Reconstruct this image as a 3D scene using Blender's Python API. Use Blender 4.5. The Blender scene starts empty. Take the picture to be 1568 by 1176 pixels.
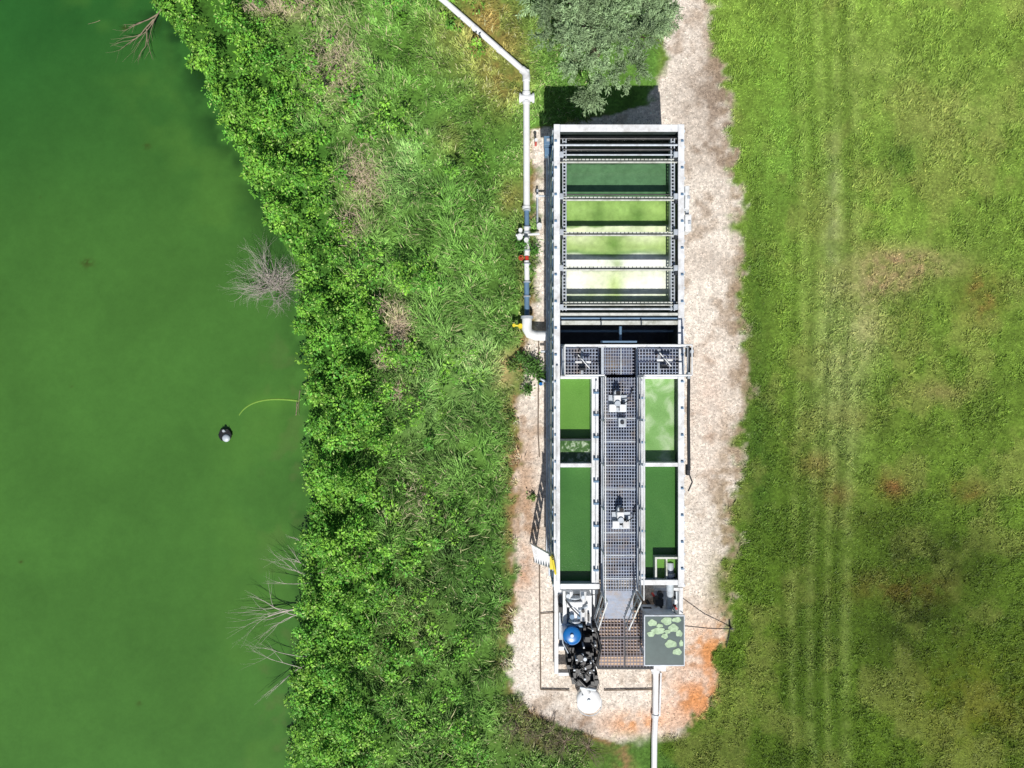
import bpy, math, random
import numpy as np
from mathutils import Vector
rng=np.random.default_rng(7); random.seed(7)
scene=bpy.context.scene
H=22.0; PPM=50.0
def W(px,py,z=0.0):
    k=(H-z)/H/PPM
    return ((px-784)*k,(588-py)*k)
def lin(c):
    a=np.array(c,float)/255.0
    return np.where(a<=0.04045,a/12.92,((a+0.055)/1.055)**2.4)
def des(C,a,s=1.0):
    l=(C@np.array([0.2126,0.7152,0.0722]))[...,None]
    return (C*(1-a)+l*a)*s
# ---------------- noise
_t=np.random.default_rng(3).random((16,256,256))
def vn(x,y,s=0):
    t=_t[s%16]; xi=np.floor(x).astype(int); yi=np.floor(y).astype(int)
    fx=x-xi; fy=y-yi; fx=fx*fx*(3-2*fx); fy=fy*fy*(3-2*fy)
    a=t[xi%256,yi%256];b=t[(xi+1)%256,yi%256];c=t[xi%256,(yi+1)%256];d=t[(xi+1)%256,(yi+1)%256]
    return (a*(1-fx)+b*fx)*(1-fy)+(c*(1-fx)+d*fx)*fy
def fbm(x,y,s=0,o=4):
    r=0;w=0.5;tot=0
    for i in range(o):
        r=r+w*vn(x*2**i+17.3*i,y*2**i+5.1*i,s+i); tot+=w; w*=0.5
    return r/tot
def ss(a,b,x):
    t=np.clip((x-a)/(b-a),0,1); return t*t*(3-2*t)
# ---------------- materials
def newmat(name):
    m=bpy.data.materials.new(name); m.use_nodes=True
    return m,m.node_tree,m.node_tree.nodes['Principled BSDF']
def mat(name,col,rough=0.5,metal=0.0,var=0.15,scale=6.0,dirt=None,dirtamt=0.3,bump=0.0,spec=0.5):
    m,nt,b=newmat(name)
    L=nt.links; N=nt.nodes
    tc=N.new('ShaderNodeTexCoord'); n=N.new('ShaderNodeTexNoise'); n.inputs['Scale'].default_value=scale; n.inputs['Detail'].default_value=8; n.inputs['Roughness'].default_value=0.65
    L.new(tc.outputs['Object'],n.inputs['Vector'])
    r=N.new('ShaderNodeValToRGB'); c=lin(col)
    r.color_ramp.elements[0].position=0.3; r.color_ramp.elements[1].position=0.7
    r.color_ramp.elements[0].color=(*(c*(1-var)),1); r.color_ramp.elements[1].color=(*np.minimum(c*(1+var),0.9),1)
    L.new(n.outputs['Fac'],r.inputs['Fac'])
    out=r.outputs['Color']
    if dirt is not None:
        n2=N.new('ShaderNodeTexNoise'); n2.inputs['Scale'].default_value=scale*0.45; n2.inputs['Detail'].default_value=10; n2.inputs['Roughness'].default_value=0.75
        L.new(tc.outputs['Object'],n2.inputs['Vector'])
        mr=N.new('ShaderNodeMapRange'); mr.inputs['From Min'].default_value=0.48; mr.inputs['From Max'].default_value=0.72; mr.inputs['To Max'].default_value=dirtamt*2
        L.new(n2.outputs['Fac'],mr.inputs['Value'])
        mx=N.new('ShaderNodeMixRGB'); L.new(mr.outputs['Result'],mx.inputs['Fac']); L.new(out,mx.inputs['Color1']); mx.inputs['Color2'].default_value=(*lin(dirt),1)
        out=mx.outputs['Color']
    L.new(out,b.inputs['Base Color'])
    b.inputs['Roughness'].default_value=rough; b.inputs['Metallic'].default_value=metal
    b.inputs['Specular IOR Level'].default_value=spec
    if bump>0:
        bp=N.new('ShaderNodeBump'); bp.inputs['Strength'].default_value=bump; bp.inputs['Distance'].default_value=0.02
        n3=N.new('ShaderNodeTexNoise'); n3.inputs['Scale'].default_value=scale*6; n3.inputs['Detail'].default_value=5
        L.new(tc.outputs['Object'],n3.inputs['Vector']); L.new(n3.outputs['Fac'],bp.inputs['Height']); L.new(bp.outputs['Normal'],b.inputs['Normal'])
    return m
M={}
M['white']=mat('white_paint',(228,230,232),0.45,0,0.08,5,(134,122,104),0.32)
M['cream']=mat('aged_white_paint',(206,208,200),0.5,0,0.15,9,(110,110,80),0.4)
M['steel']=mat('galvanised_steel',(186,194,202),0.45,0.1,0.15,7,(120,110,100),0.3)
M['wall']=mat('tank_wall_paint',(204,214,226),0.5,0.0,0.12,4,(120,115,110),0.3)
M['inner']=mat('tank_inner_wall',(60,70,70),0.7,0,0.3,5,(30,45,25),0.4)
M['dark']=mat('dark_steel',(38,42,48),0.6,0.0,0.3,8)
M['black']=mat('black_engine_paint',(24,25,28),0.4,0,0.4,12,(80,76,70),0.25)
M['grate']=mat('grating_steel',(150,160,178),0.5,0.0,0.2,4,(168,140,104),0.4)
M['gratetan']=mat('grating_weathered',(128,122,130),0.6,0.0,0.25,5,(140,110,80),0.4)
M['blue']=mat('blue_paint',(25,105,175),0.3,0,0.12,6)
M['bluegrey']=mat('bluegrey_paint',(98,128,156),0.5,0,0.15,6)
M['red']=mat('red_paint',(195,60,50),0.4,0,0.1,6)
M['yellow']=mat('yellow_paint',(225,205,50),0.45,0,0.1,6)
M['pvc']=mat('white_pvc',(238,240,242),0.4,0,0.05,3,(185,175,155),0.2)
M['bark']=mat('bark',(95,80,65),0.9,0,0.3,10,bump=0.5)
M['dead']=mat('dead_wood',(190,180,172),0.9,0,0.25,8)
M['drift']=mat('driftwood_wood',(140,126,106),0.9,0,0.3,8)
M['concrete']=mat('concrete',(214,206,196),0.85,0,0.12,4,(150,130,110),0.3,bump=0.3)
M['hose']=mat('algae_covered_hose',(112,152,54),0.8,0,0.15,5)
M['timber']=mat('timber_edge',(120,105,90),0.85,0,0.2,8)
M['soil']=mat('channel_floor',(40,46,60),0.6,0,0.5,2.5,(110,105,100),0.3)
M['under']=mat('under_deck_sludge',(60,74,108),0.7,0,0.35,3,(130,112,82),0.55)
# ---------------- mesh helpers
def mesh_np(name,V,T,cols=None,m=None,smooth=False,k=3):
    me=bpy.data.meshes.new(name)
    me.vertices.add(len(V)); me.vertices.foreach_set('co',np.asarray(V,np.float32).ravel())
    T=np.asarray(T,np.int32); nf=len(T)
    me.loops.add(nf*k); me.loops.foreach_set('vertex_index',T.ravel())
    me.polygons.add(nf); me.polygons.foreach_set('loop_start',np.arange(0,nf*k,k,dtype=np.int32))
    me.update(calc_edges=True)
    if cols is not None:
        a=me.color_attributes.new('Col','FLOAT_COLOR','POINT')
        c=np.ones((len(V),4),np.float32); c[:,:cols.shape[1]]=cols
        a.data.foreach_set('color',c.ravel())
    if smooth: me.polygons.foreach_set('use_smooth',np.ones(nf,bool))
    ob=bpy.data.objects.new(name,me); scene.collection.objects.link(ob)
    if m: me.materials.append(m)
    return ob
def gridmesh(name,gx,gy,zf,cf,m):
    X,Y=np.meshgrid(gx,gy); nx,ny=len(gx),len(gy); x=X.ravel(); y=Y.ravel()
    idx=np.arange(nx*ny).reshape(ny,nx)
    Q=np.stack([idx[:-1,:-1],idx[:-1,1:],idx[1:,1:],idx[1:,:-1]],-1).reshape(-1,4)
    return mesh_np(name,np.stack([x,y,zf(x,y)],1),Q,cf(x,y),m,True,4)
def empty(name):
    e=bpy.data.objects.new(name,None); scene.collection.objects.link(e); e.empty_display_size=0.3; return e
class Part:
    def __init__(s): s.v=[];s.f=[];s.sm=[]
    def _add(s,v,f,sm=False):
        o=len(s.v); s.v+=v; s.f+=[tuple(i+o for i in q) for q in f]; s.sm+=[sm]*len(f)
    def box(s,x0,x1,y0,y1,z0,z1):
        if x0>x1:x0,x1=x1,x0
        if y0>y1:y0,y1=y1,y0
        s._add([(x0,y0,z0),(x1,y0,z0),(x1,y1,z0),(x0,y1,z0),(x0,y0,z1),(x1,y0,z1),(x1,y1,z1),(x0,y1,z1)],
               [(0,3,2,1),(4,5,6,7),(0,1,5,4),(1,2,6,5),(2,3,7,6),(3,0,4,7)]); return s
    def pb(s,px0,py0,px1,py1,z1,z0):
        a=W(px0,py0,z1); b=W(px1,py1,z1); return s.box(a[0],b[0],a[1],b[1],z0,z1)
    def tube(s,pts,r,n=12,cap=True):
        pts=[Vector(p) for p in pts]; rs=r if isinstance(r,(list,tuple)) else [r]*len(pts)
        v=[];f=[]; up=None
        for i,p in enumerate(pts):
            d=(pts[min(i+1,len(pts)-1)]-pts[max(i-1,0)]).normalized()
            if up is None: up=Vector((0,0,1)) if abs(d.z)<0.9 else Vector((1,0,0))
            a=d.cross(up)
            if a.length<1e-4: a=d.cross(Vector((0.3,1,0.2)))
            a.normalize(); b=a.cross(d).normalized(); up=b
            for j in range(n):
                t=2*math.pi*j/n; v.append(tuple(p+(a*math.cos(t)+b*math.sin(t))*rs[i]))
        for i in range(len(pts)-1):
            for j in range(n):
                f.append((i*n+j,i*n+(j+1)%n,(i+1)*n+(j+1)%n,(i+1)*n+j))
        s._add(v,f,True)
        if cap and n>4:
            s._add([v[j] for j in range(n)],[tuple(range(n))[::-1]])
            s._add([v[(len(pts)-1)*n+j] for j in range(n)],[tuple(range(n))])
        return s
    def ptube(s,pp,r,z,n=12):
        return s.tube([(*W(p[0],p[1],p[2] if len(p)>2 else z),p[2] if len(p)>2 else z) for p in pp],r,n)
    def disc(s,px,py,z0,z1,r,n=24):
        x,y=W(px,py,z1); return s.tube([(x,y,z0),(x,y,z1)],r,n)
    def dome(s,px,py,z,r,h,n=24,m=6):
        x,y=W(px,py,z+h); v=[];f=[]
        for i in range(m):
            t=math.pi/2*i/m
            for j in range(n):
                a=2*math.pi*j/n; v.append((x+r*math.cos(t)*math.cos(a),y+r*math.cos(t)*math.sin(a),z+h*math.sin(t)))
        v.append((x,y,z+h))
        for i in range(m-1):
            for j in range(n): f.append((i*n+j,i*n+(j+1)%n,(i+1)*n+(j+1)%n,(i+1)*n+j))
        for j in range(n): f.append(((m-1)*n+j,(m-1)*n+(j+1)%n,m*n))
        s._add(v,f,True); return s
    def build(s,name,m,parent=None,bevel=0.0):
        me=bpy.data.meshes.new(name); me.from_pydata(s.v,[],s.f); me.update()
        me.polygons.foreach_set('use_smooth',np.array(s.sm,bool))
        me.materials.append(m if not isinstance(m,str) else M[m])
        ob=bpy.data.objects.new(name,me); scene.collection.objects.link(ob)
        if parent: ob.parent=parent
        if bevel>0:
            b=ob.modifiers.new('bevel','BEVEL'); b.width=bevel; b.segments=2; b.limit_method='ANGLE'
        return ob
# ---------------- layout curves (plan of the site, 50 units = 1 m)
SHY=np.array([-400,-100,0,40,95,150,210,270,330,390,440,500,560,620,690,760,800,850,930,980,1040,1100,1176,1300,1600])
SHX=np.array([120,190,228,262,300,325,350,385,405,440,452,462,472,468,474,478,466,468,456,460,446,450,446,430,400])
def shore(py): return np.interp(py,SHY,SHX)
GRY=np.array([-400,0,100,180,250,370,450,600,680,800,900,960,1050,1100,1130,1145])
GRX=np.array([1056,1080,1098,1118,1124,1138,1130,1144,1130,1124,1112,1110,1100,1078,1036,980])
GLY=np.array([-400,0,120,160,200,480,560,640,700,800,900,950,1030,1080,1110,1145])
GLX=np.array([1000,1028,1012,1000,822,818,800,796,790,790,794,784,780,806,860,960])
def grR(py): return np.interp(py,GRY,GRX)
def grL(py): return np.interp(py,GLY,GLX)
def blob(px,py,x,y,rx,ry): return np.exp(-(((px-x)/rx)**2+((py-y)/ry)**2))
def mixb(c,col,m,a=1.0):
    m=np.clip(m*a,0,1)[:,None]; return c*(1-m)+lin(col)*m
def field(px,py):
    u=px/50;v=py/50
    n1=fbm(u*0.5,v*0.5,0);n2=fbm(u*1.6,v*1.6,4);n3=fbm(u*5,v*5,8,3);n4=fbm(u*0.9+40,v*0.9,2)
    ed=(fbm(u*1.5,v*1.5,5)-0.5)*44+(n3-0.5)*34
    d=px-shore(py)
    g=ss(-6,6,px-grL(py)+ed*0.6)*ss(-9,9,grR(py)-px+ed)*(1-ss(1115,1150,py+ed*0.7))
    t=ss(0,1176,py)[:,None]
    lawn=lin((116,144,58))*(1-t)+lin((80,106,30))*t
    lawn=lawn*(0.8+0.4*n2[:,None])*(0.86+0.28*n1[:,None])*(0.66+0.68*n3[:,None])
    st=fbm(u*2.0+v*0.3,v*0.16,9,3)[:,None]; lawn=lawn*(0.84+0.32*st)
    yel=ss(0.5,0.68,n4)[:,None]; lawn=lawn*(1-0.35*yel)+lin((140,142,78))*0.35*yel
    nn=ss(0.35,0.6,n2*0.5+n3*0.5)
    for x,y,rx,ry,c,a in [(1380,405,80,26,(160,134,104),.95),(1345,440,56,22,(156,132,102),.8),(1500,455,30,36,(120,86,50),.9),(1250,712,26,20,(134,102,62),.85),(1282,758,24,20,(116,84,48),.9),
        (1368,745,24,20,(122,86,50),.9),(1480,752,28,16,(116,86,48),.85),(1330,800,60,26,(62,74,20),.7),(1400,930,120,120,(38,52,12),.92),(1450,850,90,36,(44,58,14),.8),(1375,240,30,34,(54,86,28),.85),
        (1200,230,50,120,(104,152,58),.4),(1285,560,38,150,(156,166,106),.65),(1275,330,12,120,(166,172,120),.6),(1320,500,34,56,(162,158,112),.65),(1160,430,22,150,(52,82,24),.7),(1162,700,30,160,(50,80,26),.75),
        (1500,1080,110,80,(94,92,24),.6),(1215,1000,40,160,(64,88,18),.55),(1245,990,20,200,(50,74,14),.5),(1120,1150,90,40,(58,74,24),.6),(1370,900,90,24,(104,88,38),.5),(1180,100,70,80,(108,146,50),.4),(1440,600,40,14,(138,120,82),.5),(1300,640,60,20,(132,128,72),.5),(1470,180,70,60,(142,146,84),.5),(1350,110,60,60,(136,146,82),.4)]:
        lawn=mixb(lawn,c,blob(px,py,x,y,rx,ry)*(0.35+0.65*nn),a)
    for xx,w_ in ((1236,7),(1290,8),(1208,6),(1262,5)):
        q=px-xx-10*np.sin(py/210)
        lawn=mixb(lawn,(56,78,22),np.exp(-(q/w_)**2)*(0.25+0.75*nn),.45)
        lawn=mixb(lawn,(144,160,88),np.exp(-((q-14)/w_)**2)*(0.25+0.75*nn),.3)
    bank=lin((94,134,56))*(0.6+0.8*n2[:,None])*(0.74+0.52*n1[:,None])
    bank=bank*(1-0.16*t)
    for x,y,rx,ry,c,a in [(745,40,60,70,(152,120,72),.85),(770,120,40,55,(146,120,70),.8),(690,60,40,40,(118,128,64),.6),(515,100,40,64,(150,142,106),.6),(440,15,50,20,(160,144,112),.6),(560,280,36,40,(150,136,104),.55),(540,350,26,26,(136,126,90),.6),(690,215,24,34,(128,110,68),.5),
        (612,500,18,32,(186,162,134),.85),(592,550,16,18,(176,154,126),.75),(610,600,12,18,(160,142,104),.6),(775,568,20,26,(212,172,130),.9),(800,650,18,44,(190,144,106),.9),(780,300,20,30,(152,134,80),.7),(800,740,16,80,(160,118,86),.9),(690,830,60,50,(54,88,34),.75),(640,950,60,60,(90,102,54),.55),(730,900,60,60,(54,92,36),.65),
        (600,1110,90,70,(58,90,34),.6),(640,760,60,80,(94,104,64),.5),(620,100,50,80,(74,112,34),.55),(680,300,60,60,(70,118,36),.5),(620,260,30,50,(140,180,104),.6),(720,560,50,70,(132,164,96),.6),(640,620,40,60,(122,152,88),.5),(740,250,40,120,(66,104,32),.5),(840,1130,60,22,(100,72,60),.9),(800,1090,30,30,(110,82,60),.8),(900,1150,70,24,(90,100,44),.7),
        (560,870,50,40,(98,102,62),.5),(680,700,50,30,(66,94,38),.5),(560,960,40,60,(84,96,50),.5)]:
        bank=mixb(bank,c,blob(px,py,x,y,rx,ry)*(0.45+0.55*nn),a)
    ed2=(fbm(u*0.7,v*0.7,1)-0.5)*110
    leafy=1-ss(90,150,d+ed2+ed*0.8)
    lc=lin((66,108,38))*(0.6+0.8*n2[:,None])
    bank=bank*(1-leafy[:,None])+lc*leafy[:,None]
    side=ss(-10,10,px-np.interp(py,[0,1100,1150,1176],[1010,1010,1010,1040]))[:,None]
    veg=bank*(1-side)+lawn*side
    rim=np.exp(-((px-grL(py)+4)/14)**2)*ss(150,200,py)*(1-side[:,0])
    veg=mixb(veg,(150,116,84),rim*nn,.85)
    gr=lin((224,213,200))*np.ones((len(px),1))*(0.82+0.4*n3[:,None])
    br=ss(0.52,0.66,fbm(u*1.3,v*1.3,11)); gr=mixb(gr,(158,138,118),br*nn,.7)
    edge=np.exp(-((grR(py)-px)/20)**2); gr=mixb(gr,(146,126,100),edge*nn,.85)
    for x,y,rx,ry,c,a in [(1080,170,46,100,(130,110,92),.85),(1070,40,30,60,(204,188,172),.4),(1085,985,34,44,(216,150,92),.95),(1065,1070,46,42,(212,142,84),.95),(975,1108,54,20,(214,148,90),.9),(1090,1020,22,34,(204,138,84),.9),(1100,900,20,50,(146,142,104),.8),(805,760,20,130,(176,140,108),.8),(800,880,20,40,(184,136,98),.7),
       (870,1110,44,18,(128,102,82),.85),(1080,400,40,24,(140,118,100),.5),(1085,630,30,90,(196,166,146),.5),(1110,690,16,60,(150,128,100),.6),(1105,800,16,50,(140,126,90),.6),(1060,940,40,16,(176,156,130),.5)]:
        gr=mixb(gr,c,blob(px,py,x,y,rx,ry)*(0.4+0.6*nn),a)
    col=veg*(1-g[:,None])+gr*g[:,None]
    under=1-ss(-14,2,d)
    col=mixb(col,(52,62,30),under,1.0)
    return col,g,d,leafy*(1-side[:,0])*(1-g)
def ground_z(px,py):
    d=px-shore(py)
    return -0.9+0.9*ss(-90,30,d)
WZ=-0.12
def axis(a,b,s,far,lo_=True,hi_=True):
    core=np.arange(a,b+1e-6,s); o=[]; st=s*4; x=b
    while x<far and hi_: x+=st; st*=1.6; o.append(x)
    lo=[]; st=s*4; x=a
    while x>-far and lo_: x-=st; st*=1.6; lo.append(x)
    return np.concatenate([lo[::-1],core,o])
# ---------------- ground sheet
m,nt,b=newmat('ground_soil_gravel'); N=nt.nodes;L=nt.links
at=N.new('ShaderNodeAttribute'); at.attribute_name='Col'
tc=N.new('ShaderNodeTexCoord')
v=N.new('ShaderNodeTexVoronoi'); v.inputs['Scale'].default_value=16; L.new(tc.outputs['Object'],v.inputs['Vector'])
sep=N.new('ShaderNodeSeparateColor'); L.new(v.outputs['Color'],sep.inputs['Color'])
n=N.new('ShaderNodeTexNoise'); n.inputs['Scale'].default_value=9; n.inputs['Detail'].default_value=9; n.inputs['Roughness'].default_value=0.8; L.new(tc.outputs['Object'],n.inputs['Vector'])
mr=N.new('ShaderNodeMapRange'); mr.inputs['To Min'].default_value=0.75; mr.inputs['To Max'].default_value=1.2; L.new(sep.outputs['Red'],mr.inputs['Value'])
mr2=N.new('ShaderNodeMapRange'); mr2.inputs['From Min'].default_value=0.25;mr2.inputs['From Max'].default_value=0.75; mr2.inputs['To Min'].default_value=0.6; mr2.inputs['To Max'].default_value=1.38; L.new(n.outputs['Fac'],mr2.inputs['Value'])
mu=N.new('ShaderNodeMath'); mu.operation='MULTIPLY'; L.new(mr.outputs[0],mu.inputs[0]); L.new(mr2.outputs[0],mu.inputs[1])
sc=N.new('ShaderNodeVectorMath'); sc.operation='SCALE'; L.new(at.outputs['Color'],sc.inputs[0]); L.new(mu.outputs[0],sc.inputs['Scale'])
L.new(sc.outputs['Vector'],b.inputs['Base Color']); b.inputs['Roughness'].default_value=0.95; b.inputs['Specular IOR Level'].default_value=0.15
bp=N.new('ShaderNodeBump'); bp.inputs['Strength'].default_value=0.5; bp.inputs['Distance'].default_value=0.02; L.new(mu.outputs[0],bp.inputs['Height']); L.new(bp.outputs['Normal'],b.inputs['Normal'])
def gz(x,y):
    PX=784+50*x; PY=588-50*y; _,g,_,_=field(PX,PY)
    return ground_z(PX,PY)+0.03*(fbm(PX/40,PY/40,6)-0.5)*(1-g)+0.012*(fbm(PX/14,PY/14,7)-0.5)
gridmesh('ground',axis(-18,18,0.07,600),axis(-14,14,0.07,600),gz,lambda x,y:field(784+50*x,588-50*y)[0],m)
# ---------------- pond
def attrmat(name,lo,hi,scale,rough,bump,bdist=0.02,spec=0.5,bs=7):
    m,nt,b=newmat(name); N=nt.nodes;L=nt.links
    at=N.new('ShaderNodeAttribute'); at.attribute_name='Col'; tc=N.new('ShaderNodeTexCoord')
    n5=N.new('ShaderNodeTexNoise'); n5.inputs['Scale'].default_value=scale; n5.inputs['Detail'].default_value=10; n5.inputs['Roughness'].default_value=0.8; L.new(tc.outputs['Object'],n5.inputs['Vector'])
    m5=N.new('ShaderNodeMapRange'); m5.inputs['From Min'].default_value=0.3;m5.inputs['From Max'].default_value=0.7;m5.inputs['To Min'].default_value=lo; m5.inputs['To Max'].default_value=hi; L.new(n5.outputs['Fac'],m5.inputs['Value'])
    sc=N.new('ShaderNodeVectorMath'); sc.operation='SCALE'; L.new(at.outputs['Color'],sc.inputs[0]); L.new(m5.outputs[0],sc.inputs['Scale'])
    L.new(sc.outputs['Vector'],b.inputs['Base Color']); b.inputs['Roughness'].default_value=rough; b.inputs['Specular IOR Level'].default_value=spec
    bp=N.new('ShaderNodeBump'); bp.inputs['Strength'].default_value=bump; bp.inputs['Distance'].default_value=bdist
    n6=N.new('ShaderNodeTexNoise'); n6.inputs['Scale'].default_value=bs; n6.inputs['Detail'].default_value=3; L.new(tc.outputs['Object'],n6.inputs['Vector']); L.new(n6.outputs['Fac'],bp.inputs['Height']); L.new(bp.outputs['Normal'],b.inputs['Normal'])
    return m
def pondcol(x,y):
    px=784+50*x; py=588-50*y; u=px/50; v=py/50
    t=np.clip(ss(-80,480,py+0.35*(px-150)+120*(fbm(u*.2,v*.2,3)-.5)),0,1)[:,None]
    c=lin((40,90,36))*(1-t)+lin((68,111,46))*t
    c=c*(0.86+0.28*fbm(u*.5+v*.3,v*.5-u*.2,6)[:,None])*(0.94+0.12*fbm(u*3,v*3,2)[:,None])
    dd=shore(py)-px
    n2=fbm(u*1.3,v*1.3,10); 
    c=mixb(c,(26,56,22),np.exp(-(dd/36)**2)*ss(.33,.62,n2)*(0.5+0.5*(1-ss(200,420,py))),.9)  # plant reflections and sediment painted as darker water along the bank
    c=mixb(c,(82,104,54),np.exp(-((dd-30)/40)**2)*ss(.52,.7,fbm(u*2,v*2,2))*ss(420,600,py),.5)
    c=mixb(c,(84,126,50),np.exp(-((dd-70)/70)**2)*ss(.5,.7,fbm(u*.6,v*.6,12)),.3)
    c=mixb(c,(92,140,52),blob(px,py,410,616,34,10),.35)
    for a,b_,r_ in ((130,402,7),(222,222,4),(105,590,2.5),(28,862,2.5),(188,40,4),(210,1080,3),(60,300,2)): c=mixb(c,(58,66,24),blob(px,py,a,b_,r_*1.3,r_)*ss(.3,.5,fbm(u*9,v*9,1)),.8)
    return c
pm=attrmat('algae_pond_water',0.92,1.08,5,0.12,0.15,spec=0.4)
gridmesh('pond_water',axis(-18,-4.5,0.06,600,True,False),axis(-14,14,0.06,600),lambda x,y:0*x+WZ,pondcol,pm)
# ---------------- foliage
def folmat(name,rough=0.55,trans=0.3,spec=0.3):
    m,nt,b=newmat(name); N=nt.nodes;L=nt.links
    at=N.new('ShaderNodeAttribute'); at.attribute_name='Col'
    L.new(at.outputs['Color'],b.inputs['Base Color']); b.inputs['Roughness'].default_value=rough; b.inputs['Specular IOR Level'].default_value=spec
    if trans>0:
        t=N.new('ShaderNodeBsdfTranslucent'); L.new(at.outputs['Color'],t.inputs['Color'])
        mx=N.new('ShaderNodeMixShader'); mx.inputs[0].default_value=trans
        L.new(b.outputs[0],mx.inputs[1]); L.new(t.outputs[0],mx.inputs[2]); L.new(mx.outputs[0],N['Material Output'].inputs['Surface'])
    return m
FM=folmat('foliage_leaf',0.5,0.2); GM=folmat('grass_blade',0.6,0.0,0.25)
def unit(v): return v/np.maximum(np.linalg.norm(v,axis=1,keepdims=True),1e-6)
def blades1(P,az,lean,Ln,wd,C):
    n=len(P); dv=np.stack([np.cos(az)*np.sin(lean),np.sin(az)*np.sin(lean),np.cos(lean)],1)
    sd=np.stack([-np.sin(az),np.cos(az),0*az],1)*(wd/2)[:,None]
    V=np.stack([P-sd,P+sd,P+dv*Ln[:,None]],1).reshape(-1,3)
    return V,np.arange(3*n).reshape(-1,3),np.repeat(C,3,0)
def blades2(P,az,lean,Ln,wd,C):
    n=len(P); l2=np.minimum(lean+0.6,1.75)
    d1=np.stack([np.cos(az)*np.sin(lean),np.sin(az)*np.sin(lean),np.cos(lean)],1)*(Ln*0.55)[:,None]
    d2=np.stack([np.cos(az)*np.sin(l2),np.sin(az)*np.sin(l2),np.cos(l2)],1)*(Ln*0.45)[:,None]
    sd=np.stack([-np.sin(az),np.cos(az),0*az],1)*(wd/2)[:,None]
    V=np.stack([P-sd*.8,P+sd*.8,P+d1-sd,P+d1+sd,P+d1+d2],1).reshape(-1,3)
    o=(np.arange(n)*5)[:,None]; T=np.concatenate([o+[0,1,3],o+[0,3,2],o+[2,3,4]],1).reshape(-1,3)
    return V,T,np.repeat(C,5,0)
def leaves(P,dr,nm,Ln,wd,C):
    n=len(P); sd=unit(np.cross(dr,nm)); nm=unit(np.cross(sd,dr))
    mid=P+dr*(Ln*0.45)[:,None]
    V=np.stack([P,mid+sd*(wd/2)[:,None]+nm*(wd*.15)[:,None],P+dr*Ln[:,None]-nm*(Ln*.12)[:,None],mid-sd*(wd/2)[:,None]+nm*(wd*.15)[:,None]],1).reshape(-1,3)
    o=(np.arange(n)*4)[:,None]; T=np.concatenate([o+[0,2,1],o+[0,3,2]],1).reshape(-1,3)
    return V,T,np.repeat(C,4,0)
# lawn
n=430000
px=rng.uniform(1000,1740,n); py=rng.uniform(-110,1280,n)
C,g,d,lf=field(px,py); dens=0.5*fbm(px/10,py/10,12,3)+0.5*fbm(px/30,py/40,13,3)
keep=(g<rng.uniform(0.15,0.75,n))&(px>np.where(py>1120,1010,1040))&(rng.random(n)<0.25+1.7*(dens-0.25))
px,py,C,dens=px[keep],py[keep],C[keep],dens[keep]; n=len(px)
hh=0.035+0.13*ss(0.42,0.68,dens)*(1-0.5*blob(px,py,1400,930,140,140))
P=np.stack([(px-784)/50,(588-py)/50,np.zeros(n)],1)
C=C*rng.uniform(0.65,1.55,(n,1))*np.where(rng.random((n,1))<0.08,np.array([[1.5,1.3,1.4]]),1)
mesh_np('lawn_grass',*blades1(P,rng.uniform(0,6.283,n),rng.uniform(0.5,1.35,n),hh*rng.uniform(0.6,1.4,n),rng.uniform(0.016,0.034,n),C*1.38),GM)
# bank tall grass in tufts
nc=17500
cx=rng.uniform(300,900,nc); cy=rng.uniform(-110,1290,nc)
C,g,d,lf=field(cx,cy); den=fbm(cx/30,cy/30,3,4)
lim=np.where(cy>1090,1040,np.where(cy<160,1010,grL(cy)+6))
keep=(g<0.4)&(d>30)&(cx<lim)&(lf<rng.uniform(0.2,1.0,nc))&(rng.random(nc)<0.3+1.8*(den-0.3))
brown=(C[:,0]>C[:,1]*0.98); keep&=~(brown&(rng.random(nc)<0.6)&(cx>640))
cx,cy,C,den,d=cx[keep],cy[keep],C[keep],den[keep],d[keep]; nc=len(cx)
tall=ss(0.38,0.66,den)*(1-0.7*ss(700,790,cx))*(0.45+0.55*ss(150,500,cy))
k=24
def rp(a): return np.repeat(a,k,0)
flow=fbm(cx/80,cy/80,6)*14
px=rp(cx)+rng.normal(0,3.0,nc*k); py=rp(cy)+rng.normal(0,3.0,nc*k)
P=np.stack([(px-784)/50,(588-py)/50,ground_z(px,py)-0.01],1)
az=rp(flow)+rng.normal(0,0.9,nc*k); ln=rp(0.12+0.46*tall)*rng.uniform(0.5,1.35,nc*k)
CC=des(rp(C*rng.uniform(0.6,1.5,(nc,1))),0.04)*rng.uniform(0.6,1.6,(nc*k,1))*1.5
dry=rng.random((nc*k,1))<0.06; CC=np.where(dry,lin((196,196,146)),CC); CC=np.minimum(CC,0.8)
mesh_np('bank_grass',*blades2(P,az,rng.uniform(0.2,1.1,nc*k),ln,rng.uniform(0.012,0.026,nc*k),CC),GM)
# leafy plants
nc=15500
cx=rng.uniform(150,800,nc); cy=rng.uniform(-110,1290,nc)
C,g,d,lf=field(cx,cy); den=fbm(cx/26,cy/26,9,4)
sc_=(rng.random(nc)<0.26*ss(0.42,0.62,fbm(cx/70,cy/70,13)))&(d>60)&(cx<740)
keep=((d>rng.uniform(-8,14,nc))&(rng.random(nc)<lf)&(rng.random(nc)<0.25+3.2*(den-0.36)))|sc_
cx,cy,C,den,d=cx[keep],cy[keep],C[keep],den[keep],d[keep]; nc=len(cx)
hgt=0.05+(0.15+0.7*ss(0.4,0.65,den))*(0.35+0.65*ss(0,40,d))*rng.uniform(0.3,1.3,nc)
k=28
R=rng.uniform(0.07,0.18,nc)
th=rng.uniform(0,6.283,nc*k); ph=np.arccos(rng.uniform(0.0,1,nc*k))
out=np.stack([np.sin(ph)*np.cos(th),np.sin(ph)*np.sin(th),np.cos(ph)],1)
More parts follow.
